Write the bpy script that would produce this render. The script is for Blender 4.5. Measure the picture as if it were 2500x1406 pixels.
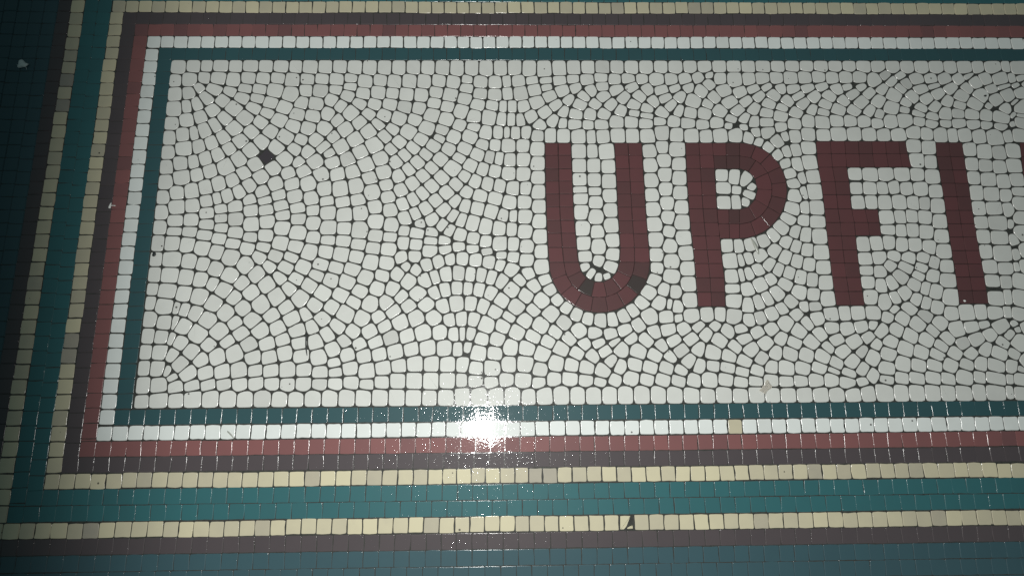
import bpy, math, random
import numpy as np
from mathutils import Vector, Matrix

# ---------------------------------------------------------------- scene, camera, light
scene = bpy.context.scene
for o in list(bpy.data.objects):
    bpy.data.objects.remove(o, do_unlink=True)
col = scene.collection
S = 0.02                                   # metres per tessera pitch
CF, CP, CR, CY, CX, CYY, CH, TOPV = (1560.0, 0.218222, -0.018952, -0.010724, 25.948674, -0.051764, 43.534454, 28.796369)

cam_d = bpy.data.cameras.new('camera')
cam_d.sensor_width = 36.0
cam_d.lens = CF / 2500.0 * 36.0
cam_d.clip_start = 0.01
cam_d.clip_end = 50.0
cam = bpy.data.objects.new('camera', cam_d)
col.objects.link(cam)
cam.location = (CX * S, CYY * S, CH * S)
cam.rotation_euler = (CP, CR, CY)
scene.camera = cam

world = bpy.data.worlds.new('World')
scene.world = world
world.use_nodes = True
bg = world.node_tree.nodes['Background']
bg.inputs['Color'].default_value = (0.50, 0.86, 0.90, 1)      # dim night ambience
bg.inputs['Strength'].default_value = 0.070

# the phone's flash: one small bright lamp beside the lens
fl = bpy.data.lights.new('phone_flash', 'SPOT')
fl.energy = 35.5
fl.color = (0.995, 1.0, 0.965)
fl.shadow_soft_size = 0.0045
fl.spot_size = math.radians(164)
fl.spot_blend = 0.3
flo = bpy.data.objects.new('phone_flash', fl)
col.objects.link(flo)
flo.location = (23.9 * S, 0.45 * S, 43.53 * S)
aim = Vector((67.3 * S, 7.94 * S, 0))
flo.rotation_euler = (aim - flo.location).to_track_quat('-Z', 'Y').to_euler()

scene.view_settings.view_transform = 'Standard'
scene.view_settings.look = 'None'
scene.view_settings.exposure = 0.0
scene.view_settings.gamma = 1.0
scene.cycles.use_denoising = False          # keep the fine glints

rng = random.Random(11)

# ---------------------------------------------------------------- survey of the floor, in hundredths of a tessera
WHITE = '207 2672 321 2677 418 2678 522 2678 632 2678 745 2678 857 2678 971 2675 192 2557 302 2566 408 2580 516 2577 623 2564 734 2579 844 2572 952 2578 204 2443 211 2327 205 2211 199 2099 303 2456 376 2499 491 2483 608 2468 717 2494 827 2489 940 2478 302 2345 375 2364 442 2411 559 2395 702 2414 813 2408 916 2377 1017 2339 311 2235 408 2263 494 2316 648 2329 792 2337 896 2292 586 2248 734 2253 853 2218 988 2237 296 2120 373 2131 449 2156 521 2198 666 2172 790 2146 930 2145 1040 2102 1080 2675 1190 2670 1301 2670 1411 2673 1523 2669 1635 2665 1745 2665 1852 2665 1962 2669 2072 2668 2182 2666 1063 2564 1171 2572 1284 2572 1390 2570 1496 2579 1606 2553 1717 2562 1825 2551 1936 2554 2046 2551 2155 2556 1059 2446 1166 2478 1274 2473 1387 2481 1497 2508 1481 2435 1594 2451 1706 2459 1811 2451 1917 2443 2026 2438 2136 2462 1143 2376 1249 2366 1359 2398 1431 2347 1571 2368 1682 2363 1796 2363 1906 2342 2012 2331 2123 2373 1117 2281 1231 2268 1340 2286 1509 2294 1644 2286 1758 2270 1865 2249 1981 2236 2108 2275 2215 2243 1413 2236 1575 2215 1714 2202 1822 2160 1937 2144 2074 2173 2185 2154 1094 2187 1200 2174 1320 2168 1476 2163 1642 2147 1764 2106 1390 2106 2292 2660 2401 2663 2509 2660 2618 2663 2727 2666 2839 2658 2950 2655 3062 2662 3172 2668 3282 2672 3392 2672 2263 2548 2366 2569 2470 2548 2579 2543 2664 2554 2750 2557 2857 2562 2960 2559 3064 2560 3166 2573 3272 2568 3382 2582 2364 2494 2242 2438 2350 2411 2467 2448 2575 2440 2673 2448 2769 2451 2872 2478 2966 2502 3082 2473 3183 2497 3296 2475 3383 2511 2226 2344 2448 2360 2557 2352 2638 2347 2704 2347 2789 2346 2890 2379 2987 2430 3129 2400 3243 2429 3389 2429 2324 2304 2421 2262 2530 2259 2625 2240 2695 2238 2766 2235 2842 2261 2945 2296 3029 2357 3087 2301 3208 2360 3326 2362 2312 2196 2421 2180 2508 2135 2598 2138 2660 2138 2728 2132 2803 2135 2904 2195 3004 2229 3077 2206 3176 2282 3284 2282 3384 2283 3164 2200 3266 2195 3366 2195 2272 2100 2390 2103 2891 2111 2986 2112 3082 2108 3192 2103 3287 2101 3503 2672 3614 2671 3725 2672 3838 2676 3950 2673 4061 2676 4173 2677 4286 2678 4397 2679 4508 2679 3479 2571 3584 2576 3692 2573 3802 2568 3909 2571 4014 2574 4117 2585 4206 2604 4286 2574 4396 2568 4501 2571 3489 2478 3607 2505 3725 2484 3828 2478 3934 2492 4041 2500 4197 2527 4131 2470 4305 2475 4424 2462 4529 2489 3540 2416 3660 2427 3763 2386 3852 2413 3971 2424 4065 2389 4226 2421 4342 2381 4467 2386 4566 2424 3442 2360 3513 2309 3617 2362 3716 2327 3824 2295 3895 2351 3951 2311 4036 2292 4175 2365 4259 2306 4388 2311 4521 2327 3482 2218 3608 2290 3590 2218 3710 2269 3696 2205 3803 2221 3911 2221 4015 2210 4142 2287 4122 2196 4229 2210 4342 2239 4442 2247 4511 2217 4328 2186 4433 2178 4517 2133 3372 2103 3485 2108 3593 2108 3703 2106 3814 2131 3922 2112 4033 2107 4140 2103 4248 2107 4361 2109 4457 2090 4622 2679 4736 2679 4848 2682 4958 2683 5069 2682 5180 2683 5288 2682 5397 2682 5510 2680 5626 2677 5740 2674 4607 2579 4720 2582 4827 2580 4934 2582 5040 2588 5148 2582 5250 2583 5355 2585 5466 2563 5555 2602 5678 2599 5599 2555 5707 2536 4635 2508 4741 2489 4833 2486 4945 2497 5056 2508 5167 2489 5255 2508 5363 2511 5413 2451 5516 2484 5661 2495 4681 2437 4778 2389 4865 2429 4989 2424 5102 2429 5207 2391 5286 2440 5336 2378 5475 2388 5602 2435 5741 2422 4634 2367 4737 2332 4837 2292 4898 2367 4957 2319 5067 2364 5161 2316 5277 2310 5399 2310 5565 2334 5689 2380 4611 2289 4604 2215 4715 2265 4815 2201 4924 2222 5041 2294 5027 2217 5135 2225 5239 2225 5342 2219 5445 2206 5465 2278 5547 2222 5667 2310 5655 2229 4606 2135 4709 2177 4909 2113 4806 2103 5023 2109 5138 2118 5255 2120 5366 2113 5477 2110 5586 2106 4734 2095 5847 2673 5961 2674 6072 2674 6181 2674 6290 2676 6399 2674 6509 2679 6608 2674 5796 2572 5905 2577 6011 2575 6119 2572 6199 2595 6332 2575 6439 2578 6537 2583 6614 2583 5812 2487 5918 2514 6045 2494 6174 2497 6245 2543 6360 2489 6455 2506 6560 2509 5845 2407 5941 2448 6117 2428 6271 2436 6382 2399 6480 2443 6584 2460 5794 2332 5900 2342 6003 2387 6092 2353 6210 2363 6322 2339 6432 2327 6529 2382 5768 2284 5871 2255 5971 2286 6069 2286 6173 2279 6286 2272 6389 2250 6503 2274 6571 2329 5757 2222 5858 2201 5962 2200 6067 2205 6170 2195 6270 2181 6379 2181 6479 2193 6561 2271 5708 2132 5803 2117 5911 2113 5999 2109 6089 2110 6201 2100 6315 2093 6428 2104 6514 2106 6549 2209 200 1982 202 1870 207 1755 203 1640 202 1528 314 2012 418 2027 508 2058 589 2097 639 2012 717 2071 796 1998 872 2060 979 2021 302 1898 390 1908 476 1935 561 1961 717 1927 628 1869 838 1889 1049 1929 971 1858 320 1787 428 1807 516 1834 761 1823 887 1790 1077 1820 301 1672 400 1687 497 1714 585 1741 681 1768 808 1725 991 1740 308 1564 417 1575 514 1607 588 1629 656 1649 740 1678 816 1618 904 1682 1025 1652 618 1550 721 1569 832 1537 928 1610 941 1541 1042 1573 522 1521 1156 2080 1265 2080 1115 2006 1209 1987 1321 2021 1364 1972 1451 2025 1549 2082 1692 2035 1593 1984 1501 1928 1268 1908 1393 1903 1145 1903 1872 2061 1814 2004 1976 2014 2030 2079 2162 2092 2122 2029 2070 1962 1916 1958 1740 1932 1638 1884 1851 1904 2176 1924 2010 1901 1189 1835 1320 1809 1433 1811 1541 1829 1768 1825 1947 1845 2113 1858 2052 1797 1113 1735 1228 1739 1347 1701 1459 1703 1569 1720 1668 1780 1875 1797 1975 1739 2187 1781 1138 1644 1253 1629 1368 1604 1481 1596 1592 1613 1688 1675 1787 1727 1894 1689 2052 1661 2115 1716 2223 1668 1166 1553 1272 1538 1382 1520 1715 1556 1804 1635 1822 1539 1911 1582 1985 1616 2077 1548 2145 1606 2206 1538 1499 1505 1610 1518 2482 2039 2575 2036 2674 2028 2782 2028 2888 2005 2237 2003 2350 2008 2312 1936 2446 1962 2537 1941 2606 1930 2682 1920 2781 1920 2886 1891 3191 1986 3290 1983 3190 1875 3295 1872 2263 1855 2398 1875 2482 1846 2572 1828 2674 1810 2779 1807 2888 1782 3188 1763 3296 1760 2353 1791 2290 1730 2429 1753 2522 1732 2605 1719 2704 1701 2794 1699 2888 1671 3191 1690 3299 1674 2368 1672 2465 1640 2573 1619 2679 1591 2783 1591 2891 1561 3193 1615 3301 1589 2284 1600 2357 1565 2446 1548 2545 1525 3191 1517 4531 2055 3394 1983 3711 1987 3812 2018 3915 2000 3403 1867 3712 1874 3815 1910 3927 1884 3403 1752 3712 1756 3815 1799 3920 1774 3405 1639 3710 1645 3813 1688 3919 1660 3405 1528 3713 1534 3818 1580 3921 1552 4235 1798 4330 1780 4405 1762 4446 1711 4236 1696 4333 1683 4423 1640 4229 1586 4322 1583 4389 1588 4601 2012 4664 1954 4713 1887 4739 1807 4759 1728 4752 1634 4728 1537 4668 2067 4735 1980 4802 1993 4803 1881 4824 1768 4829 1659 4819 1542 4897 2008 4894 1897 4908 1781 4905 1666 4908 1540 5220 1803 5336 1798 5448 1800 5573 1799 5215 1693 5316 1688 5411 1690 5497 1697 5586 1687 5217 1579 5312 1587 5410 1579 5520 1583 5696 2022 5800 2010 6107 1993 6219 1976 6325 1969 6436 1981 5697 1908 5802 1896 6108 1879 6206 1865 6312 1856 6423 1865 5684 1795 5795 1779 6102 1769 6211 1755 6318 1743 6424 1752 5693 1684 5801 1665 6104 1653 6211 1644 6317 1632 6420 1661 6410 1571 5622 1578 5705 1573 5798 1553 6102 1532 6210 1528 6321 1525 204 1413 203 1298 200 1183 203 1071 309 1463 416 1470 1061 1499 308 1386 416 1381 530 1433 627 1479 733 1474 844 1434 954 1453 1063 1407 306 1295 404 1285 523 1356 635 1411 739 1374 845 1340 954 1351 1059 1296 315 1180 516 1262 626 1329 727 1292 828 1256 942 1267 313 1068 434 1168 531 1146 616 1231 720 1192 824 1137 915 1191 1031 1200 423 1053 623 1110 728 1065 909 1069 993 1125 1107 1117 1067 1044 526 1033 610 1004 813 1008 986 999 1174 1474 1280 1440 1388 1403 1504 1400 1611 1387 1724 1452 1832 1425 1928 1476 2002 1508 2124 1463 1176 1370 1286 1338 1392 1318 1499 1310 1606 1281 1721 1345 1827 1335 1923 1383 2036 1431 2016 1366 2123 1368 2194 1421 1168 1269 1267 1227 1379 1227 1487 1210 1596 1192 1710 1256 1823 1246 1921 1291 2009 1279 2113 1307 2214 1307 2245 1384 1141 1192 1227 1121 1349 1141 1457 1117 1572 1100 1698 1154 1808 1146 1908 1186 2004 1195 2107 1233 2220 1239 1185 1034 1324 1057 1428 1023 1537 1013 1668 1040 1781 1054 1886 1063 1946 1121 2015 1095 2090 1135 2170 1153 1281 991 1967 1013 2079 1019 2147 1042 2227 1065 1749 967 2273 1489 2332 1459 2631 1493 2704 1490 2786 1482 2891 1447 3297 1480 2321 1350 2413 1435 2505 1410 2598 1395 2691 1387 2784 1372 2893 1335 3197 1392 3302 1369 2314 1265 2416 1323 2507 1300 2606 1283 2702 1280 2794 1260 2900 1223 3202 1282 3307 1260 2412 1245 2513 1226 2613 1199 2703 1181 2795 1162 2898 1111 3208 1183 3305 1156 2255 1172 2340 1174 2433 1164 2527 1149 2608 1127 2683 1093 2803 1066 2919 1019 3210 1109 3250 1069 3298 1040 2314 1069 2398 1062 2474 1057 2543 1037 2616 1010 2742 1017 2839 977 3405 1415 3410 1303 3408 1199 3389 1106 3354 1049 3716 1421 3719 1306 3717 1195 3715 1097 3689 1011 3816 1473 3819 1367 3817 1257 3823 1146 3816 1039 3918 1433 3919 1320 3930 1206 3932 1093 3931 979 4226 1260 4312 1257 4403 1269 4239 1146 4319 1151 4373 1167 4241 1034 4310 1045 4367 1052 4434 1081 4690 1457 4635 1390 4570 1334 4495 1295 4801 1449 4730 1363 4655 1285 4566 1219 4461 1184 4900 1436 4901 1323 4902 1208 4903 1094 4906 987 4805 1335 4800 1225 4802 1117 4813 1007 4725 1250 4718 1141 4733 1024 4638 1171 4654 1055 4618 975 4516 1121 4582 1082 4519 1011 4439 978 5409 1464 5509 1473 5595 1473 5411 1374 5503 1366 5589 1368 5212 1267 5309 1274 5400 1281 5492 1258 5210 1155 5313 1167 5423 1178 5530 1163 5385 1109 5496 1091 5211 1073 5308 1061 5451 1022 5209 984 5381 978 5301 963 5692 1464 5797 1435 5684 1354 5791 1321 5588 1256 5688 1245 5791 1212 5794 1097 5786 997 5631 1163 5708 1128 5612 1094 5577 1026 5682 1028 6104 1425 6215 1422 6322 1408 6102 1317 6209 1308 6319 1300 6100 1206 6210 1194 6318 1189 6108 1093 6212 1086 6304 1082 6102 991 6211 986 6310 977 6400 1457 6388 1348 199 970 197 871 207 757 207 644 201 535 310 956 297 848 309 738 298 635 302 532 418 934 378 838 378 736 365 623 383 509 440 822 441 706 434 596 531 915 511 798 630 864 691 960 541 653 510 535 600 750 685 672 623 578 767 904 718 799 786 730 834 657 746 600 834 832 881 938 903 747 894 578 799 519 687 498 583 479 955 855 1057 907 1034 778 966 674 1078 692 1015 584 1119 610 928 492 1129 835 1141 521 1037 491 1142 964 1218 897 1173 755 1265 788 1216 673 1235 587 1251 497 1324 847 1376 930 1442 835 1381 753 1311 694 1345 593 1370 489 1423 644 1461 540 1496 920 1594 866 1539 784 1487 698 1540 598 1563 502 1633 942 1705 854 1652 753 1593 663 1642 575 1676 494 1707 664 1762 762 1813 862 1855 960 1752 587 1809 695 1866 802 1918 906 1780 506 1856 620 1918 724 1971 841 2033 926 1965 630 1886 521 2023 753 2091 849 1996 538 2074 654 2144 754 2207 834 2149 930 2108 546 2189 654 2221 953 2303 964 2380 959 2456 951 2540 927 2617 873 2686 950 2784 904 2893 869 2954 948 3003 875 2302 854 2401 854 2485 832 2567 795 2664 753 2717 826 2775 733 2833 804 2883 696 2957 778 2981 652 3044 715 3065 814 3079 603 3134 768 3149 657 3213 739 3299 727 2253 737 2338 748 2422 741 2510 701 2621 693 2719 649 2829 617 2932 584 3021 532 3257 641 3182 566 3281 570 3128 501 2283 639 2344 643 2400 641 2476 606 2584 601 2673 546 2785 538 2890 497 3236 479 2311 535 2378 537 2454 509 2565 506 2221 545 3649 920 3595 850 3528 797 3457 756 3383 731 3755 942 3837 928 3934 866 3935 757 4048 763 4140 762 4233 750 3719 847 3785 839 3846 820 3758 745 3845 739 4238 944 4245 859 4347 939 4341 828 4334 719 3566 695 3644 752 3466 657 3365 633 3506 598 3387 574 3668 644 3608 588 3767 659 3874 665 3978 676 4099 682 3800 582 3714 548 3923 590 4026 625 4116 579 4183 645 4278 658 4288 596 3437 521 3549 514 3319 511 3661 482 3845 513 3772 470 3968 524 4066 500 4221 535 4333 514 4174 475 4553 909 4484 872 4415 844 4712 917 4644 850 4577 801 4499 764 4418 735 4812 898 4736 816 4812 813 4909 869 4674 759 4594 697 4489 658 4388 636 4819 732 4743 696 4923 757 5014 765 5107 765 5214 766 5213 879 5309 845 5389 873 5464 905 5373 791 5478 795 5316 733 5420 728 4546 592 4435 558 4679 641 4639 559 4502 492 4601 487 4824 621 4758 565 4910 664 5019 654 5120 672 5212 680 5259 641 5366 645 4934 579 4870 525 4712 476 4821 467 5056 565 5157 596 4970 497 5209 541 5104 496 5313 563 5284 476 5410 516 4398 457 5174 455 5457 603 5541 965 5616 939 5689 913 5785 873 5539 860 5603 830 5678 802 5773 760 5884 763 5984 767 6080 760 6176 761 6252 757 6098 870 6208 866 6287 865 5586 741 5519 683 5683 690 5621 637 5790 648 5893 662 5995 676 6108 669 6203 691 6228 635 6020 608 6160 605 6098 546 6226 547 5566 575 5662 531 5716 584 5818 546 5920 574 5972 506 5862 477 5752 480 5516 488 5624 471 6061 475 6170 478 205 424 209 312 215 200 297 421 355 407 315 311 329 206 441 207 552 212 667 213 781 212 896 209 1011 214 1124 208 404 356 429 302 537 307 643 311 747 314 854 311 960 314 1067 313 446 450 503 388 618 389 731 397 839 407 949 402 1056 403 1475 448 1165 406 1274 408 1383 387 1488 388 1589 411 1697 393 1807 412 1915 426 2023 439 2134 438 1171 306 1276 307 1385 308 1490 307 1595 315 1701 303 1806 315 1909 325 2021 324 2131 323 1234 207 1347 211 1458 212 1571 213 1683 212 1792 213 1905 212 2017 211 2125 207 2243 432 2345 431 2438 404 2547 407 2663 428 2770 432 2872 391 2985 435 3087 422 3192 404 2242 324 2339 323 2432 320 2540 308 2644 327 2757 319 2864 305 2966 326 3075 325 3182 313 2234 208 2348 214 2458 215 2571 214 2683 215 2791 207 2901 211 3014 218 3123 215 3231 214 3299 383 3281 301 3361 445 3425 408 3520 423 3626 402 3736 397 3838 378 3895 442 3966 406 4057 407 4157 391 4278 437 4258 365 3385 313 3492 328 3599 318 3708 313 3816 307 3923 306 4029 314 4137 317 4241 294 3340 215 3449 214 3560 215 3669 214 3782 209 3894 207 4009 202 4119 207 4230 202 4361 371 4343 300 4341 207 4465 395 4451 303 4561 387 4554 296 4676 384 4656 299 4788 387 4760 303 4892 364 4866 302 4917 420 4992 347 4971 287 5025 428 5091 376 5084 289 5156 333 5260 379 5376 409 5251 300 5353 315 4450 204 4558 203 4668 202 4780 201 4890 200 5004 197 5111 204 5223 212 5336 209 5483 397 5593 398 5707 392 5822 399 5925 406 6024 391 6134 386 6202 363 5461 310 5571 312 5677 304 5789 313 5899 312 6005 304 6112 300 6188 293 5444 209 5552 208 5660 207 5767 202 5880 209 5986 207 6096 204 6171 198 6335 210 6429 207 6544 208 6649 208 6768 215 6340 328 6448 323 6566 313 6675 314 6790 316 6266 418 6369 423 6482 416 6587 428 6691 432 6809 432 6385 536 6503 541 6606 534 6715 534 6828 536 6310 644 6409 649 6515 645 6630 651 6733 654 6848 648 6436 758 6541 759 6646 763 6757 751 6881 756 6777 867 6895 879 6802 973 6918 978 6384 1093 6718 1091 6825 1091 6930 1090 6397 1204 6732 1203 6844 1192 6956 1188 6757 1312 6873 1306 6975 1313 6774 1424 6879 1423 7000 1417 6800 1523 6910 1523 7015 1529 6821 1636 6936 1638 7022 1635 6734 1752 6841 1749 6954 1751 7051 1751 6733 1865 6863 1856 6966 1858 7072 1859 6774 1974 6881 1967 6984 1971 7107 1959 6678 2079 6783 2069 6900 2081 7007 2084 7115 2086 6703 2189 6819 2198 6923 2186 7024 2183 7140 2186 6723 2290 6826 2303 6945 2294 7057 2294 7160 2288 6747 2411 6852 2408 6968 2406 7071 2407 7186 2412 6662 2517 6769 2514 6875 2518 6991 2520 7090 2520 7204 2516 6797 2628 6898 2621 6998 2626 7113 2631 7218 2630'
WEIGHT = '0 -3 -8 5 -3 7 3 8 -8 0 -11 8 6 6 2 2 1 10 2 4 -7 -19 1 -11 -7 -3 11 -7 -3 0 -4 0 -5 -1 3 0 -5 -3 9 -1 -6 4 9 0 3 6 -5 5 0 7 0 2 12 -1 10 6 6 11 11 11 10 10 10 15 2 -2 -4 -1 -9 1 -2 2 7 6 5 13 -2 6 -10 -13 -7 -3 2 -4 4 4 -1 -1 7 -1 -5 -6 -7 -2 0 0 -4 2 6 1 9 -11 0 5 -4 7 8 -6 1 -7 -7 6 4 -4 7 8 4 5 8 -4 -9 17 17 17 13 14 18 24 17 11 9 12 3 -11 1 1 -14 -4 -13 -10 -7 -11 -4 -2 -7 3 -1 -2 0 -11 5 0 -10 -1 -11 -3 -4 -3 -1 -5 -16 -12 -3 5 1 -8 -4 -2 8 10 11 -5 -9 -7 2 1 -5 -8 1 -11 -4 -3 3 -4 -14 -7 -6 -3 -3 -10 1 -4 -5 1 -13 -5 2 7 1 1 9 16 -2 8 10 9 7 9 4 5 3 4 1 -3 -4 -9 10 1 -3 -10 -15 4 17 6 -4 -9 -4 -1 -13 -10 -7 2 9 -1 -9 -3 0 -5 -3 -5 11 -2 7 -5 -7 -3 -6 0 -4 -6 -1 -3 4 -8 -1 -1 -3 3 -11 2 -11 1 -9 -6 1 3 -4 -1 -10 -8 -6 -12 -22 -11 10 14 11 15 13 9 14 7 14 12 -3 5 2 2 0 3 1 0 4 1 2 5 3 0 9 6 2 1 6 6 4 -11 -16 -14 -6 -14 -7 -1 -7 -11 -4 -9 -10 -6 -7 -10 0 -6 -5 -3 2 -7 -1 5 2 9 -1 0 -9 -6 1 -6 -1 1 -5 -5 8 -7 1 2 -1 -2 3 -6 12 7 -1 -2 -7 -11 7 -13 13 5 -9 9 4 6 15 9 8 4 8 -6 11 9 2 7 -5 13 -22 14 5 -2 -1 -11 -18 -2 7 -28 -17 1 -15 -3 -10 -2 -13 -16 -35 3 -2 3 3 1 2 7 -10 -4 -6 -7 3 -25 -9 -27 -14 -13 -1 -4 0 -7 7 -35 35 -9 -9 -18 -6 -6 -18 -7 -35 10 9 2 10 0 10 9 19 -1 29 23 -1 2 4 -2 -2 10 -3 -3 -2 -3 3 9 7 9 7 -5 0 -1 7 13 5 8 5 10 -3 0 -2 7 -4 5 8 5 6 0 2 4 8 3 -2 -10 -1 1 -12 -3 -8 -15 -7 -7 -12 -5 -6 -4 -5 3 -3 -6 -6 -7 2 8 15 5 2 3 2 -13 -5 -10 -4 0 -9 2 -5 -7 10 9 -3 3 -1 -5 5 3 3 9 -5 -4 -2 0 8 7 16 12 2 -1 0 4 4 2 -9 -5 -2 12 -1 0 1 4 4 -5 -11 5 3 1 5 -1 -1 3 3 0 9 9 -6 -11 0 0 10 -1 3 -5 1 -10 -10 0 5 7 14 0 9 5 13 1 -5 -6 2 3 3 5 2 -4 -2 -3 -2 -2 3 -1 7 -13 -15 -9 -3 -2 2 1 2 -3 -2 -7 -6 1 3 8 -13 18 4 -2 13 6 6 1 2 6 6 3 6 0 1 0 4 2 6 0 2 5 6 8 -4 1 -21 -6 15 -1 -4 -3 -5 -7 -4 -4 9 9 5 -7 -2 -2 -12 -8 -8 12 14 6 16 9 -2 8 6 8 2 4 -5 -3 1 7 4 7 6 10 9 7 11 6 8 11 4 0 1 0 7 2 8 -3 8 -1 3 7 3 2 10 -9 -11 3 0 -1 10 0 9 -10 -6 1 -7 -3 -1 -2 -6 -9 -10 -7 -15 -1 3 2 5 11 5 -6 -14 -6 -12 -2 2 17 7 -10 -8 -7 -12 16 6 -2 1 14 11 -8 -7 6 3 10 6 -12 -2 -4 3 -6 -2 10 -3 0 8 3 15 11 9 1 -4 0 9 -7 -6 -2 -2 0 -5 -13 -11 -5 -11 -6 3 8 4 8 5 -2 7 -6 -6 -11 -16 -7 -7 0 0 -4 4 9 7 -6 -7 -2 -14 -5 -3 1 6 7 0 -1 -14 -9 -5 -5 1 4 1 -7 2 5 -5 -2 -6 -12 6 6 8 -2 9 10 6 -6 6 7 9 0 -15 -5 -7 5 -3 4 2 5 7 -15 -19 -18 -13 1 11 -2 -13 -9 -3 -3 -4 -11 -2 -3 -4 -7 -7 -8 3 -2 -1 -3 -1 -5 -2 8 3 0 0 -10 8 9 1 -6 -2 -1 -9 2 8 8 10 9 7 5 10 0 -8 6 11 -12 -8 10 -11 -6 -5 3 9 3 5 -13 -5 -4 3 5 2 16 14 11 13 1 -1 2 4 -6 1 5 3 3 1 1 -1 -8 0 10 -4 -5 -2 -9 -2 9 8 5 2 0 -4 -11 -3 -14 -4 -8 -10 4 2 -2 -3 2 7 5 7 2 2 10 3 8 -4 -11 -10 -12 -8 -6 17 -31 0 14 -17 0 23 -18 -1 -3 -35 -6 -14 16 1 9 -13 -10 1 -2 -9 13 14 4 -2 1 3 -16 -14 -19 -7 -9 3 -3 11 1 9 8 13 2 11 9 -5 -2 7 -4 -3 -8 3 5 4 4 9 6 -2 15 13 -1 6 1 -1 -4 1 2 2 1 0 8 7 -10 7 2 3 1 5 1 -1 -6 3 8 1 1 1 -1 15 3 -8 -4 3 11 7 -2 -10 -4 0 -8 0 1 -6 -6 -4 -7 -1 1 7 -3 6 1 4 8 2 1 10 4 -3 -8 8 3 -5 -3 -10 -7 -5 3 8 3 6 -4 -7 4 -3 -5 -2 -9 9 2 -6 8 6 -6 0 -9 -6 -3 4 -2 4 -10 -8 -5 8 2 2 0 -5 -2 -1 -11 -9 -7 -9 -17 -11 -2 3 6 9 3 -7 -10 -15 6 2 6 7 1 -5 0 -1 -1 -1 13 8 0 -2 13 5 -15 -5 3 -16 -2 13 -5 3 1 -6 11 -4 -8 -9 -18 -3 -2 4 -3 -12 -17 0 -9 -4 -8 2 -4 0 2 -3 7 -7 -3 1 -11 -2 9 -6 4 -1 6 -1 -1 5 -2 -8 0 -3 1 -16 -7 14 -10 4 -4 -6 4 -5 10 3 8 6 10 4 -8 1 -20 -7 -14 -2 -8 0 5 -2 -4 3 -3 0 4 1 -3 -10 -3 -1 -1 -10 2 1 2 -12 2 -16 -9 0 4 3 -3 1 1 0 -9 4 19 -4 -7 1 8 15 5 12 -16 5 22 -6 29 -8 2 1 -11 9 -1 -19 7 -26 -28 -8 -12 -10 13 1 -5 -5 -5 1 -6 -8 -8 0 -5 5 -14 -10 -5 -15 -1 -19 -1 4 -2 11 12 12 8 14 7 -21 -9 -8 -9 -9 -4 -3 -2 3 4 -1 0 5 -6 0 -13 4 0 -3 -12 -2 4 1 0 7 5 -2 0 -4 -6 -4 -9 -3 4 8 7 5 11 10 11 9 10 9 7 3 4 -6 0 7 4 10 0 5 -1 -2 6 -11 -3 -7 -5 3 -7 -4 -1 -7 8 6 14 13 13 6 14 16 11 13 -2 -14 -5 -3 1 -2 -6 -10 1 -4 -6 -4 -4 -10 -12 2 -5 -4 -8 -5 6 2 -5 11 14 17 13 12 8 3 11 9 -9 -9 9 -3 -4 7 -4 0 -5 -6 0 -21 -3 -10 -12 -3 2 -8 -22 -11 5 5 -4 -7 6 8 7 6 4 3 3 22 11 0 -3 -3 -9 -6 11 -12 -18 -2 -1 -7 6 -15 12 -30 0 15 12 7 11 2 24 -19 7 26 -5 20 -12 33 -2 -11 0 -22 26 16 -7 1 10 -14 32 19 -9 2 -22 27 10 -9 -11 13 -14 29 20 -18 9 -29 33 15 6 -11 24 13 22 -23 16 10 1 -33 24 31 -33 26 18 -35 20 15 -35 18 34 -35 11 -22 14 -35 34 -30 21 -35 15 -12 -3 -19 35 16 -26 21 -27 26 29 -14 5 -27 22 10 -27 20 -35 25 24 -5 27 -11 35 5 -11 -22 -13 -35 7 35 -1 34 7 35'             # how far each white tessera pushes its joints outward
HOLE = [914, 1948]
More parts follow.
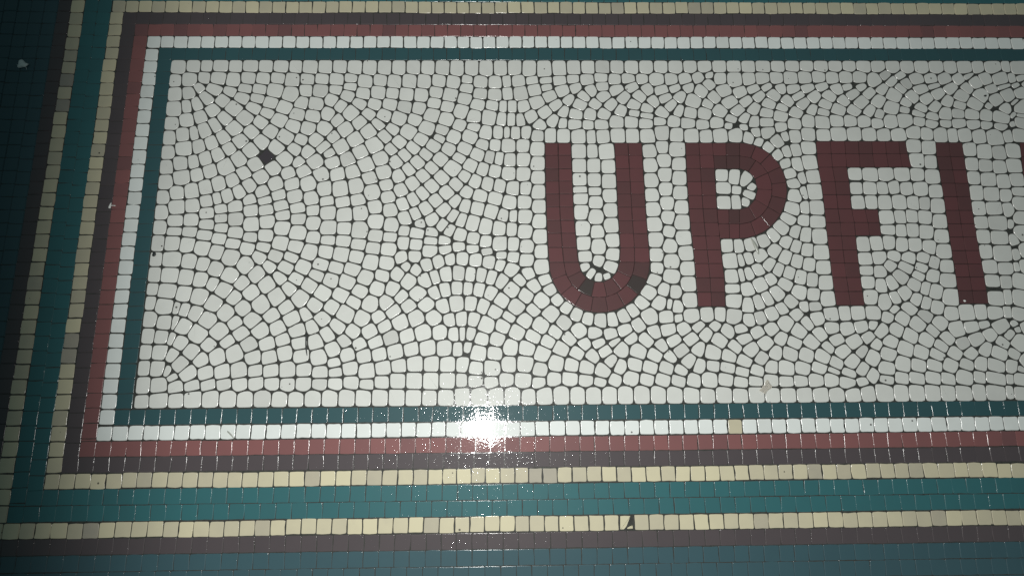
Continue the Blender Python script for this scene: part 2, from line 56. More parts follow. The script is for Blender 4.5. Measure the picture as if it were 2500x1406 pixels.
LETTERS = {'U': '0 2942 1953 3038 1953 3039 2050 2944 2051|0 3038 1953 3134 1953 3134 2050 3039 2050|0 2941 1848 3038 1847 3038 1953 2942 1953|0 3038 1847 3135 1847 3134 1953 3038 1953|0 2940 1752 3037 1752 3038 1847 2941 1848|0 3037 1752 3135 1752 3135 1847 3038 1847|0 2940 1653 3038 1653 3037 1752 2940 1752|0 3038 1653 3135 1652 3135 1752 3037 1752|0 2941 1555 3038 1555 3038 1653 2940 1653|0 3038 1555 3136 1554 3135 1652 3038 1653|0 2942 1454 3041 1454 3038 1555 2941 1555|0 3041 1454 3140 1453 3136 1554 3038 1555|0 2944 1358 3044 1358 3041 1454 2942 1454|0 3044 1358 3145 1357 3140 1453 3041 1454|0 2947 1252 3049 1252 3044 1358 2944 1358|0 3049 1252 3151 1251 3145 1357 3044 1358|0 2953 1144 3056 1144 3049 1252 2947 1252|0 3056 1144 3160 1143 3151 1251 3049 1252|0 3456 1952 3557 1952 3556 2049 3455 2050|0 3557 1952 3658 1952 3658 2049 3556 2049|0 3457 1850 3557 1849 3557 1952 3456 1952|0 3557 1849 3658 1849 3658 1952 3557 1952|0 3458 1748 3558 1747 3557 1849 3457 1850|0 3558 1747 3658 1747 3658 1849 3557 1849|0 3458 1651 3558 1651 3558 1747 3458 1748|0 3558 1651 3658 1650 3658 1747 3558 1747|0 3457 1551 3558 1551 3558 1651 3458 1651|0 3558 1551 3658 1550 3658 1650 3558 1651|0 3459 1451 3559 1450 3558 1551 3457 1551|0 3559 1450 3659 1450 3658 1550 3558 1551|0 3461 1354 3561 1353 3559 1450 3459 1451|0 3561 1353 3661 1353 3659 1450 3559 1450|0 3461 1249 3563 1249 3561 1353 3461 1354|0 3563 1249 3665 1248 3661 1353 3561 1353|0 3451 1141 3559 1141 3563 1249 3461 1249|0 3559 1141 3666 1140 3665 1248 3563 1249|1 3432 1078 3527 1030 3549 1084 3558 1141 3450 1141|0 3390 1028 3454 942 3495 982 3527 1030 3432 1078|0 3332 1000 3352 894 3406 912 3454 942 3390 1028|0 3268 1000 3242 895 3297 888 3352 894 3332 1000|2 3212 1029 3145 944 3191 914 3242 895 3268 1000|1 3174 1079 3079 1033 3107 984 3145 944 3212 1029|0 3162 1143 3057 1143 3062 1086 3079 1033 3174 1079|1 3538 1053 3638 1015 3657 1076 3666 1140 3558 1141|2 3491 977 3570 907 3608 958 3638 1015 3538 1053|0 3422 921 3472 827 3524 863 3570 907 3491 977|0 3340 892 3355 786 3415 801 3472 827 3422 921|1 3254 892 3234 787 3294 781 3355 786 3340 892|0 3175 923 3121 830 3175 803 3234 787 3254 892|0 3111 979 3029 910 3072 866 3121 830 3175 923|0 3070 1056 2971 1019 2996 962 3029 910 3111 979|0 3057 1143 2953 1144 2956 1081 2971 1019 3070 1056',
'P': '0 3980 1951 4082 1951 4083 2049 3982 2049|0 4082 1951 4184 1951 4184 2048 4083 2049|0 3977 1848 4080 1848 4082 1951 3980 1951|0 4080 1848 4184 1848 4184 1951 4082 1951|0 3975 1746 4078 1746 4080 1848 3977 1848|0 4078 1746 4181 1745 4184 1848 4080 1848|0 3974 1639 4076 1638 4078 1746 3975 1746|0 4076 1638 4179 1638 4181 1745 4078 1746|0 3973 1537 4075 1537 4076 1638 3974 1639|0 4075 1537 4177 1536 4179 1638 4076 1638|0 3975 1433 4076 1433 4075 1537 3973 1537|0 4076 1433 4177 1432 4177 1536 4075 1537|0 3978 1332 4079 1331 4076 1433 3975 1433|0 4079 1331 4181 1331 4177 1432 4076 1433|0 3983 1230 4082 1229 4079 1331 3978 1332|0 4082 1229 4181 1229 4181 1331 4079 1331|0 3985 1129 4085 1129 4082 1229 3983 1230|0 4085 1129 4184 1128 4181 1229 4082 1229|0 3986 1026 4087 1025 4085 1129 3985 1129|0 4087 1025 4188 1025 4184 1128 4085 1129|0 3987 922 4085 921 4087 1025 3986 1026|0 4085 921 4183 921 4188 1025 4087 1025|0 3986 819 4083 819 4085 921 3987 922|0 4083 819 4179 818 4183 921 4085 921|0 4183 1948 4280 1947 4285 2048 4184 2048|1 4280 1947 4377 1947 4386 2048 4285 2048|1 4183 1844 4274 1844 4280 1947 4183 1948|1 4274 1844 4368 1844 4377 1947 4280 1947|0 4176 1423 4256 1423 4263 1531 4176 1532|1 4256 1423 4331 1422 4340 1531 4263 1531|0 4179 1313 4250 1312 4256 1423 4176 1423|0 4250 1312 4321 1312 4331 1422 4256 1423|1 4433 1824 4495 1910 4439 1937 4377 1946 4368 1846|0 4476 1765 4575 1812 4541 1867 4495 1910 4433 1824|0 4486 1686 4594 1679 4592 1748 4575 1812 4476 1765|0 4461 1607 4549 1548 4579 1611 4594 1679 4486 1686|0 4408 1550 4452 1454 4506 1495 4549 1548 4461 1607|1 4340 1529 4330 1420 4393 1429 4452 1454 4408 1550|0 4459 1930 4505 2025 4447 2042 4386 2048 4377 1946|0 4527 1883 4605 1959 4558 1997 4505 2025 4459 1930|0 4575 1812 4674 1858 4644 1912 4605 1959 4527 1883|0 4595 1725 4703 1737 4694 1799 4674 1858 4575 1812|0 4586 1633 4690 1609 4702 1672 4703 1737 4595 1725|0 4549 1548 4636 1490 4668 1547 4690 1609 4586 1633|0 4489 1480 4549 1394 4596 1439 4636 1490 4549 1548|0 4413 1435 4440 1333 4497 1359 4549 1394 4489 1480|0 4330 1420 4321 1312 4381 1317 4440 1333 4413 1435',
'F': '0 4956 1962 5063 1962 5068 2060 4960 2060|0 5063 1962 5171 1962 5175 2060 5068 2060|0 4954 1855 5059 1855 5063 1962 4956 1962|0 5059 1855 5165 1855 5171 1962 5063 1962|0 4961 1743 5065 1743 5059 1855 4954 1855|0 5065 1743 5169 1742 5165 1855 5059 1855|0 4962 1641 5063 1641 5065 1743 4961 1743|0 5063 1641 5165 1641 5169 1742 5065 1743|0 4962 1531 5061 1531 5063 1641 4962 1641|0 5061 1531 5161 1531 5165 1641 5063 1641|0 4960 1429 5064 1428 5061 1531 4962 1531|0 5064 1428 5168 1428 5161 1531 5061 1531|0 4958 1327 5061 1327 5064 1428 4960 1429|0 5061 1327 5164 1326 5168 1428 5064 1428|0 4958 1223 5059 1223 5061 1327 4958 1327|0 5059 1223 5160 1222 5164 1326 5061 1327|0 4958 1127 5058 1126 5059 1223 4958 1223|0 5058 1126 5159 1125 5160 1222 5059 1223|0 4959 1022 5059 1021 5058 1126 4958 1127|0 5059 1021 5159 1021 5159 1125 5058 1126|0 4961 921 5061 920 5059 1021 4959 1022|0 5061 920 5160 920 5159 1021 5059 1021|0 4963 821 5063 820 5061 920 4961 921|0 5063 820 5163 820 5160 920 5061 920|0 5169 1962 5271 1961 5277 2060 5175 2060|0 5271 1961 5372 1961 5379 2059 5277 2060|0 5372 1961 5476 1961 5481 2059 5379 2059|0 5476 1961 5578 1961 5583 2059 5481 2059|0 5578 1961 5636 1961 5632 2059 5583 2059|0 5165 1855 5266 1854 5271 1961 5169 1962|0 5266 1854 5373 1854 5372 1961 5271 1961|0 5373 1854 5477 1854 5476 1961 5372 1961|0 5477 1854 5581 1854 5578 1961 5476 1961|0 5581 1854 5648 1853 5636 1961 5578 1961|0 5168 1428 5267 1427 5259 1527 5160 1528|0 5267 1427 5351 1427 5352 1527 5259 1527|0 5165 1329 5266 1329 5267 1427 5168 1428|0 5266 1329 5349 1328 5351 1427 5267 1427',
'I': '0 5851 1937 5954 1937 5960 2048 5861 2049|0 5954 1937 6057 1937 6059 2048 5960 2048|0 5854 1830 5954 1830 5954 1937 5851 1937|0 5954 1830 6055 1830 6057 1937 5954 1937|0 5853 1726 5954 1726 5954 1830 5854 1830|0 5954 1726 6054 1725 6055 1830 5954 1830|0 5853 1622 5952 1622 5954 1726 5853 1726|0 5952 1622 6052 1622 6054 1725 5954 1726|0 5851 1517 5950 1517 5952 1622 5853 1622|0 5950 1517 6049 1516 6052 1622 5952 1622|0 5849 1416 5948 1415 5950 1517 5851 1517|0 5948 1415 6047 1415 6049 1516 5950 1517|0 5847 1315 5947 1315 5948 1415 5849 1416|0 5947 1315 6046 1314 6047 1415 5948 1415|0 5847 1214 5947 1214 5947 1315 5847 1315|0 5947 1214 6047 1213 6046 1314 5947 1315|0 5847 1115 5948 1115 5947 1214 5847 1214|0 5948 1115 6049 1114 6047 1213 5947 1214|0 5845 1019 5947 1019 5948 1115 5847 1115|0 5947 1019 6050 1018 6049 1114 5948 1115|0 5843 921 5946 920 5947 1019 5845 1019|0 5946 920 6049 920 6050 1018 5947 1019|0 5841 827 5944 826 5946 920 5843 921|0 5944 826 6048 825 6049 920 5946 920',
'N': '0 6489 1936 6596 1936 6604 2047 6499 2048|0 6596 1936 6704 1935 6710 2047 6604 2047|0 6480 1829 6588 1828 6596 1936 6489 1936|0 6588 1828 6697 1828 6704 1935 6596 1936|0 6476 1724 6584 1724 6588 1828 6480 1829|0 6584 1724 6692 1723 6697 1828 6588 1828|0 6472 1620 6580 1620 6584 1724 6476 1724|0 6580 1620 6687 1620 6692 1723 6584 1724|0 6468 1514 6575 1514 6580 1620 6472 1620|0 6575 1514 6682 1514 6687 1620 6580 1620|0 6465 1413 6571 1412 6575 1514 6468 1514|0 6571 1412 6678 1412 6682 1514 6575 1514|0 6461 1312 6567 1312 6571 1412 6465 1413|0 6567 1312 6673 1311 6678 1412 6571 1412|0 6458 1211 6563 1210 6567 1312 6461 1312|0 6563 1210 6668 1210 6673 1311 6567 1312|0 6454 1112 6559 1111 6563 1210 6458 1211|0 6559 1111 6663 1111 6668 1210 6563 1210|0 6451 1016 6555 1015 6559 1111 6454 1112|0 6555 1015 6659 1014 6663 1111 6559 1111|0 6447 917 6551 916 6555 1015 6451 1016|0 6551 916 6654 916 6659 1014 6555 1015|0 6444 822 6547 822 6551 916 6447 917|0 6547 822 6650 821 6654 916 6551 916'}
JOINTS = {'white_low': '-52 47 151 251 353 451 551 652 754 852 951 1050 1149 1248 1347 1446 1545 1644 1743 1842 1941 2040 2141 2237 2335 2437 2537 2633 2733 2833 2928 3035 3134 3233 3332 3432 3531 3630 3729 3829 3928 4027 4126 4225 4325 4424 4523 4622 4722 4821 4920 5019 5119 5216 5314 5415 5513 5616 5713 5811 5909 6007 6110',
'cream_low': '-347 -252 -154 -54 44 147 242 338 438 535 633 731 826 919 1020 1121 1221 1322 1423 1523 1624 1725 1825 1926 2027 2123 2220 2311 2407 2499 2596 2693 2784 2875 2973 3070 3168 3266 3364 3461 3559 3657 3754 3852 3950 4047 4145 4243 4341 4438 4536 4634 4731 4829 4927 5025 5122 5218 5314 5411 5511 5619 5713 5809 5910 6006',
'cream_out_low': '-565 -461 -365 -264 -161 -64 37 137 241 342 443 540 633 734 828 925 1023 1121 1219 1317 1415 1513 1611 1709 1807 1905 2003 2101 2202 2301 2398 2494 2592 2691 2784 2882 2975 3073 3170 3268 3366 3464 3561 3659 3757 3855 3952 4050 4148 4246 4343 4441 4539 4637 4734 4832 4930 5027 5127 5225 5322 5419 5518 5619 5722 5822 5917 6011',
'white_top': '-47 55 154 257 358 459 561 663 764 866 968 1069 1171 1273 1374 1476 1578 1679 1781 1882 1984 2085 2190 2290 2386 2485 2585 2685 2785 2882 2981 3078 3174 3274 3375 3475 3576 3676 3776 3877 3977 4078 4178 4278 4379 4479 4580 4680 4780 4881 4981 5082 5182 5283 5383 5483 5581 5683 5783 5881 5981 6077 6180 6280 6381 6484 6585',
'cream_top': '-341 -242 -143 -43 58 160 262 364 465 567 668 770 871 973 1074 1176 1277 1379 1480 1582 1683 1785 1886 1988 2090 2188 2285 2380 2476 2579 2677 2781 2883 2987 3082 3181 3282 3382 3482 3582 3682 3782 3883 3983 4083 4183 4283 4384 4484 4584 4684 4784 4885 4985 5085 5185 5285 5386 5486 5581 5682 5785 5887 5986 6085 6187 6289 6386 6488 6584 6679',
'white_left': '2820 2719 2620 2519 2415 2316 2211 2107 2003 1891 1786 1684 1585 1481 1380 1277 1176 1073 968 868 766 664 562 460 358 256 155 53',
'cream_left': '3133 3028 2930 2833 2734 2633 2538 2437 2342 2244 2147 2049 1952 1854 1757 1659 1562 1462 1362 1263 1158 1063 968 873 770 667 564 461 359 256 153 50 -50 -148 -248',
'cream_out_left': '3235 3127 3023 2916 2809 2712 2612 2508 2405 2305 2200 2096 1991 1887 1782 1677 1573 1472 1369 1268 1168 1066 965 863 762 661 560 459 358 257 156 55 -45 -144 -248 -343 -445 -552'}
SPOTS = {'lint': [-929, 2679], 'tbit': [-152, 1573], 'scrap': [4418, 308, 4444, 260, 4392, 214, 4355, 236], 'sliver': [4395, 1315, 4442, 1190], 'twig': [802, 6, 852, -45], 'crumb': [5873, 844], 'grit': [192, 1213], 'grit2': [6297, 2427], 'tan': [4182, -4], 'broken': [3373, -556, 3445, -557, 3415, -625, 3396, -644, 3369, -644], 'frag': [3415, -630, 3456, -613, 3457, -640, 3414, -642], 'darktwig': [1282, 656, 1294, 499]}
pts = lambda s: [(float(a) / 100, float(b) / 100) for a, b in zip(s.split()[0::2], s.split()[1::2])]
spot = lambda n: [(SPOTS[n][i] / 100, SPOTS[n][i + 1] / 100) for i in range(0, len(SPOTS[n]), 2)]
nums = lambda s: [float(a) / 100 for a in s.split()]

# ---------------------------------------------------------------- small geometry helpers
def clip(poly, a, b, c):
    """keep a*x+b*y<=c"""
    out = []
    n = len(poly)
    for i in range(n):
        p, q = poly[i], poly[(i + 1) % n]
        dp = a * p[0] + b * p[1] - c
        dq = a * q[0] + b * q[1] - c
        if dp <= 0:
            out.append(p)
        if (dp < 0 < dq) or (dq < 0 < dp):
            t = dp / (dp - dq)
            out.append((p[0] + (q[0] - p[0]) * t, p[1] + (q[1] - p[1]) * t))
    return out

def area_c(poly):
    A = cx = cy = 0.0
    n = len(poly)
    for i in range(n):
        x0, y0 = poly[i]
        x1, y1 = poly[(i + 1) % n]
        w = x0 * y1 - x1 * y0
        A += w; cx += (x0 + x1) * w; cy += (y0 + y1) * w
    A *= 0.5
    if abs(A) < 1e-9:
        return 0, poly[0][0], poly[0][1]
    return A, cx / (6 * A), cy / (6 * A)

def inset(poly, g):
    out = list(poly)
    n = len(poly)
    for i in range(n):
        (x0, y0), (x1, y1) = poly[i], poly[(i + 1) % n]
        l = math.hypot(x1 - x0, y1 - y0)
        if l < 1e-6:
            continue
        nx, ny = (y1 - y0) / l, -(x1 - x0) / l
        out = clip(out, nx, ny, nx * x0 + ny * y0 - g)
        if len(out) < 3:
            return out
    return out

def tidy(poly, d):
    p = list(poly)
    k = 0
    while len(p) > 3 and k < len(p):
        q = p[(k + 1) % len(p)]
        if math.hypot(p[k][0] - q[0], p[k][1] - q[1]) < d:
            m = ((p[k][0] + q[0]) / 2, (p[k][1] + q[1]) / 2)
            j = (k + 1) % len(p)
            p[k] = m
            p.pop(j)
            k = 0
        else:
            k += 1
    return p

def outline(poly, r, wob, bevel):
    """rounded, slightly hand-cut outline"""
    n = len(poly)
    out = []
    for i in range(n):
        a, p, b = poly[i - 1], poly[i], poly[(i + 1) % n]
        la = math.hypot(a[0] - p[0], a[1] - p[1])
        lb = math.hypot(b[0] - p[0], b[1] - p[1])
        ua = ((a[0] - p[0]) / la, (a[1] - p[1]) / la)
        ub = ((b[0] - p[0]) / lb, (b[1] - p[1]) / lb)
        dot = ua[0] * ub[0] + ua[1] * ub[1]
        rr = r * rng.uniform(0.6, 1.3) * (1.15 if dot > -0.4 else 0.9)
        da, db = min(rr, la * 0.42), min(rr, lb * 0.42)
        s = (p[0] + ua[0] * da, p[1] + ua[1] * da)
        e = (p[0] + ub[0] * db, p[1] + ub[1] * db)
        m = (0.25 * s[0] + 0.5 * p[0] + 0.25 * e[0], 0.25 * s[1] + 0.5 * p[1] + 0.25 * e[1])
        if dot > -0.86:
            out += [s, m, e]
        else:
            out += [m]
        if lb - 2 * rr > 0.3 and wob > 0:
            f = rng.uniform(0.4, 0.6)
            w = rng.gauss(0, wob)
            out.append((p[0] + (b[0] - p[0]) * f + ub[1] * w, p[1] + (b[1] - p[1]) * f - ub[0] * w))
    return out

class Bag:
    """one mesh: tiles added to it share its materials"""
    def __init__(self):
        self.v = []; self.f = []; self.n = []; self.t = []; self.m = []; self.e = []
    def tile(self, ol, cx, cy, z, tilt, bevel, tone, depth=0.14, mi=0):
        n = len(ol)
        b0 = len(self.v)
        nr = []
        for i in range(n):
            a, b = ol[i - 1], ol[(i + 1) % n]
            ex, ey = b[0] - a[0], b[1] - a[1]
            l = math.hypot(ex, ey) or 1
            nr.append((ey / l, -ex / l))
        tz = lambda x, y: z + tilt[0] * x + tilt[1] * y
        for i in range(n):
            x, y = ol[i][0] - cx - nr[i][0] * bevel, ol[i][1] - cy - nr[i][1] * bevel
            self.v.append((x * S, y * S, tz(x, y) * S))
            w = 0.0
            self.n.append((nr[i][0] * w - tilt[0], nr[i][1] * w - tilt[1], 1))
        for i in range(n):
            x, y = ol[i][0] - cx, ol[i][1] - cy
            self.v.append((x * S, y * S, (tz(x, y) - depth) * S))
            self.n.append((nr[i][0], nr[i][1], 0.35))
        self.f.append(tuple(range(b0, b0 + n)))
        for i in range(n):
            j = (i + 1) % n
            self.f.append((b0 + i, b0 + n + i, b0 + n + j, b0 + j))
        self.t += [tone] * (n + 1)
        self.m += [mi] * (n + 1)
        self.e += [0.0] + [1.0] * n
    def shift(self, dx, dy):
        self.v = [(x + dx * S, y + dy * S, z) for x, y, z in self.v]
    def add(self, o, dx, dy):
        b = len(self.v)
        self.v += [(x + dx * S, y + dy * S, z) for x, y, z in o.v]
        self.n += o.n; self.t += o.t; self.m += o.m; self.e += o.e
        self.f += [tuple(i + b for i in f) for f in o.f]
    def mesh(self, name, mats):
        me = bpy.data.meshes.new(name)
        me.from_pydata(self.v, [], self.f)
        for m in mats:
            me.materials.append(m)
        a = me.attributes.new('tone', 'FLOAT', 'FACE')
        a.data.foreach_set('value', self.t)
        a = me.attributes.new('edge', 'FLOAT', 'FACE')
        a.data.foreach_set('value', self.e)
        if len(mats) > 1:
            me.polygons.foreach_set('material_index', self.m)
        me.polygons.foreach_set('use_smooth', [True] * len(self.f))
        me.update()
        nn = np.array(self.n, float)
        nn /= np.linalg.norm(nn, axis=1)[:, None]
        me.normals_split_custom_set_from_vertices(nn.tolist())
        return me

def link(name, data, parent=None, loc=(0, 0, 0)):
    o = bpy.data.objects.new(name, data)
    col.objects.link(o)
    if parent:
        o.parent = parent
    o.location = loc
    return o

def tag(o, label=None, cat=None, group=None, kind=None):
    for k, v in (('label', label), ('category', cat), ('group', group), ('kind', kind)):
        if v:
            o[k] = v
    return o

Rm = cam.rotation_euler.to_matrix()
def project(x, y):
    """pixel of a floor point (in pitches), only to sort tiles by how large they show"""
    d = Rm.transposed() @ Vector((x - CX, y - CYY, -CH))
    return 1250 + CF * d.x / -d.z, 703 - CF * d.y / -d.z, -d.z

# ---------------------------------------------------------------- materials
def nodes(name):
    m = bpy.data.materials.new(name)
    m.use_nodes = True
    nt = m.node_tree
    return m, nt, nt.nodes, nt.links, nt.nodes['Principled BSDF']

def glaze(name, colour, dark, rough=0.16, bump=1.0, pits=0.0, mottling=0.25, tonegain=1.0, spec=0.5):
    m, nt, N, L, P = nodes(name)
    geo = N.new('ShaderNodeNewGeometry')
    at = N.new('ShaderNodeAttribute'); at.attribute_name = 'tone'
    # base colour: tile tone, cloudy mottling, fine grain, small dark pits
    n1 = N.new('ShaderNodeTexNoise'); n1.inputs['Scale'].default_value = 55; n1.inputs['Detail'].default_value = 3
    n2 = N.new('ShaderNodeTexNoise'); n2.inputs['Scale'].default_value = 900; n2.inputs['Detail'].default_value = 2
    for n in (n1, n2):
        L.new(geo.outputs['Position'], n.inputs['Vector'])
    add = N.new('ShaderNodeMath'); add.operation = 'MULTIPLY_ADD'
    L.new(n1.outputs['Fac'], add.inputs[0]); add.inputs[1].default_value = mottling
    tg = N.new('ShaderNodeMath'); tg.operation = 'MULTIPLY'; tg.inputs[1].default_value = tonegain
    L.new(at.outputs['Fac'], tg.inputs[0]); L.new(tg.outputs[0], add.inputs[2])
    add2 = N.new('ShaderNodeMath'); add2.operation = 'MULTIPLY_ADD'
    L.new(n2.outputs['Fac'], add2.inputs[0]); add2.inputs[1].default_value = mottling * 0.7; L.new(add.outputs[0], add2.inputs[2])
    sub = N.new('ShaderNodeMath'); sub.operation = 'SUBTRACT'; L.new(add2.outputs[0], sub.inputs[0]); sub.inputs[1].default_value = mottling * 0.85
    sub.use_clamp = True
    mix = N.new('ShaderNodeMix'); mix.data_type = 'RGBA'
    L.new(sub.outputs[0], mix.inputs['Factor'])
    mix.inputs['A'].default_value = (*colour, 1); mix.inputs['B'].default_value = (*dark, 1)
    colour_out = mix.outputs['Result']
    if pits > 0:
        vo = N.new('ShaderNodeTexVoronoi'); vo.inputs['Scale'].default_value = 105; vo.inputs['Randomness'].default_value = 1
        L.new(geo.outputs['Position'], vo.inputs['Vector'])
        sep = N.new('ShaderNodeSeparateColor'); L.new(vo.outputs['Color'], sep.inputs[0])
        # only some cells carry a pit, of varying size
        rad = N.new('ShaderNodeMapRange'); rad.inputs['From Min'].default_value = 1 - pits; rad.inputs['From Max'].default_value = 1
        rad.inputs['To Min'].default_value = 0.0; rad.inputs['To Max'].default_value = 0.16
        L.new(sep.outputs[0], rad.inputs['Value'])
        lt = N.new('ShaderNodeMath'); lt.operation = 'LESS_THAN'
        L.new(vo.outputs['Distance'], lt.inputs[0]); L.new(rad.outputs['Result'], lt.inputs[1])
        mx = N.new('ShaderNodeMix'); mx.data_type = 'RGBA'
        mfac = N.new('ShaderNodeMath'); mfac.operation = 'MULTIPLY'; mfac.inputs[1].default_value = 0.85
        L.new(lt.outputs[0], mfac.inputs[0]); L.new(mfac.outputs[0], mx.inputs['Factor'])
        L.new(colour_out, mx.inputs['A']); mx.inputs['B'].default_value = (0.045, 0.04, 0.035, 1)
        colour_out = mx.outputs['Result']
    L.new(colour_out, P.inputs['Base Color'])
    P.inputs['Specular IOR Level'].default_value = 0.15
    P.inputs['Roughness'].default_value = 0.5
    # clear glaze on top: orange-peel ripple and little fired-in bubbles
    P.inputs['Coat Weight'].default_value = 1.0
    P.inputs['Coat IOR'].default_value = 1.5
    r1 = N.new('ShaderNodeMapRange'); r1.inputs['To Min'].default_value = rough * 0.6; r1.inputs['To Max'].default_value = rough * 1.5
    L.new(n1.outputs['Fac'], r1.inputs['Value'])
    ed = N.new('ShaderNodeAttribute'); ed.attribute_name = 'edge'        # worn arrises are duller than the faces
    rm = N.new('ShaderNodeMix'); L.new(ed.outputs['Fac'], rm.inputs['Factor'])
    L.new(r1.outputs['Result'], rm.inputs['A']); rm.inputs['B'].default_value = 0.17
    L.new(rm.outputs['Result'], P.inputs['Coat Roughness'])
    b1 = N.new('ShaderNodeTexNoise'); b1.inputs['Scale'].default_value = 380; b1.inputs['Detail'].default_value = 2
    L.new(geo.outputs['Position'], b1.inputs['Vector'])
    bp = N.new('ShaderNodeBump'); bp.inputs['Strength'].default_value = 1.0; bp.inputs['Distance'].default_value = 0.00004 * bump
    L.new(b1.outputs['Fac'], bp.inputs['Height'])
    bv = N.new('ShaderNodeTexVoronoi'); bv.inputs['Scale'].default_value = 430
    L.new(geo.outputs['Position'], bv.inputs['Vector'])
    sp = N.new('ShaderNodeSeparateColor'); L.new(bv.outputs['Color'], sp.inputs[0])
    up = N.new('ShaderNodeMapRange'); up.interpolation_type = 'SMOOTHSTEP'
    up.inputs['From Min'].default_value = 0.45; up.inputs['From Max'].default_value = 0.0
    L.new(bv.outputs['Distance'], up.inputs['Value'])
    on = N.new('ShaderNodeMapRange'); on.inputs['From Min'].default_value = 0.45; on.inputs['From Max'].default_value = 1.0
    L.new(sp.outputs[0], on.inputs['Value'])
    hm = N.new('ShaderNodeMath'); hm.operation = 'MULTIPLY'; L.new(up.outputs['Result'], hm.inputs[0]); L.new(on.outputs['Result'], hm.inputs[1])
    bp2 = N.new('ShaderNodeBump'); bp2.inputs['Strength'].default_value = 1.0; bp2.inputs['Distance'].default_value = 0.000085 * bump
    L.new(hm.outputs[0], bp2.inputs['Height']); L.new(bp.outputs['Normal'], bp2.inputs['Normal'])
    L.new(bp2.outputs['Normal'], P.inputs['Coat Normal'])
    return m

RG = 0.037
M = {
    'white':  glaze('white_glaze', (0.625, 0.632, 0.600), (0.30, 0.295, 0.28), RG, 1.0, pits=0.16),
    'white_band':  glaze('bright_white_glaze', (0.70, 0.73, 0.71), (0.38, 0.375, 0.35), RG, 1.0, pits=0.06),
    'cream':  glaze('cream_glaze', (0.595, 0.545, 0.378), (0.31, 0.285, 0.245), RG, 1.1, pits=0.05, mottling=0.3),
    'teal':   glaze('teal_glaze', (0.034, 0.128, 0.140), (0.034, 0.085, 0.095), RG, 1.7),
    'floor_teal':   glaze('greyed_teal_glaze', (0.044, 0.094, 0.112), (0.036, 0.065, 0.08), RG, 1.3),
    'blue':   glaze('blue_green_glaze', (0.032, 0.084, 0.094), (0.030, 0.06, 0.068), RG, 2.1),
    'red':    glaze('dull_red_glaze', (0.220, 0.092, 0.090), (0.12, 0.065, 0.068), RG, 1.7),
    'plum':   glaze('plum_glaze', (0.082, 0.067, 0.071), (0.05, 0.044, 0.05), RG, 2.3),
    'letter': glaze('letter_red_glaze', (0.116, 0.046, 0.049), (0.046, 0.036, 0.034), RG, 1.0),
}

def mortar(name, c0, c1):
    m, nt, N, L, P = nodes(name)
    geo = N.new('ShaderNodeNewGeometry')
    n1 = N.new('ShaderNodeTexNoise'); n1.inputs['Scale'].default_value = 300; n1.inputs['Detail'].default_value = 4
    L.new(geo.outputs['Position'], n1.inputs['Vector'])
    mix = N.new('ShaderNodeMix'); mix.data_type = 'RGBA'
    mix.inputs['A'].default_value = (*c0, 1); mix.inputs['B'].default_value = (*c1, 1)
    L.new(n1.outputs['Fac'], mix.inputs['Factor']); L.new(mix.outputs['Result'], P.inputs['Base Color'])
    P.inputs['Roughness'].default_value = 0.5
    P.inputs['Coat Weight'].default_value = 1.0
    P.inputs['Coat Roughness'].default_value = 0.09
    P.inputs['Specular IOR Level'].default_value = 0.12
    bp = N.new('ShaderNodeBump'); bp.inputs['Distance'].default_value = 0.00013
    L.new(n1.outputs['Fac'], bp.inputs['Height']); L.new(bp.outputs['Normal'], P.inputs['Coat Normal'])
    return m
M['mortar'] = mortar('mortar', (0.020, 0.021, 0.019), (0.062, 0.062, 0.056))
M['letter_mortar'] = mortar('letter_mortar', (0.030, 0.016, 0.016), (0.055, 0.028, 0.028))

def plain(name, c, rough=0.5, **kw):
    m, nt, N, L, P = nodes(name)
    geo = N.new('ShaderNodeNewGeometry')
    n = N.new('ShaderNodeTexNoise'); n.inputs['Scale'].default_value = 700; n.inputs['Detail'].default_value = 3
    L.new(geo.outputs['Position'], n.inputs['Vector'])
    mx = N.new('ShaderNodeMix'); mx.data_type = 'RGBA'
    mx.inputs['A'].default_value = (*[x * 0.75 for x in c], 1); mx.inputs['B'].default_value = (*[min(1, x * 1.2) for x in c], 1)
    L.new(n.outputs['Fac'], mx.inputs['Factor']); L.new(mx.outputs['Result'], P.inputs['Base Color'])
    P.inputs['Roughness'].default_value = rough
    for k, v in kw.items():
        P.inputs[k.replace('_', ' ')].default_value = v
    return m
M['lint'] = plain('lint', (0.75, 0.78, 0.76), 0.9)
M['film'] = plain('clear_film', (0.80, 0.76, 0.68), 0.22, Transmission_Weight=0.55)
M['husk'] = plain('dry_husk', (0.34, 0.35, 0.31), 0.3)
M['twig'] = plain('twig', (0.10, 0.085, 0.07), 0.6)
M['grit'] = plain('grit', (0.02, 0.024, 0.024), 0.5)
M['chip'] = plain('white_chip', (0.75, 0.75, 0.72), 0.35)

# ---------------------------------------------------------------- the floor: a bed of dark mortar
W0, W1, H0, H1 = -16.0, 74.0, -13.0, 38.0
k = 90
vs = [((W0 + (W1 - W0) * i / k) * S, (H0 + (H1 - H0) * j / k) * S, (-0.085 + rng.uniform(-0.012, 0.012)) * S) for j in range(k + 1) for i in range(k + 1)]
fs = [(j * (k + 1) + i, j * (k + 1) + i + 1, (j + 1) * (k + 1) + i + 1, (j + 1) * (k + 1) + i) for j in range(k) for i in range(k)]
me = bpy.data.meshes.new('floor')
me.from_pydata(vs, [], fs)
me.materials.append(M['mortar'])
me.polygons.foreach_set('use_smooth', [True] * len(fs))
floor = tag(link('floor', me), kind='structure')

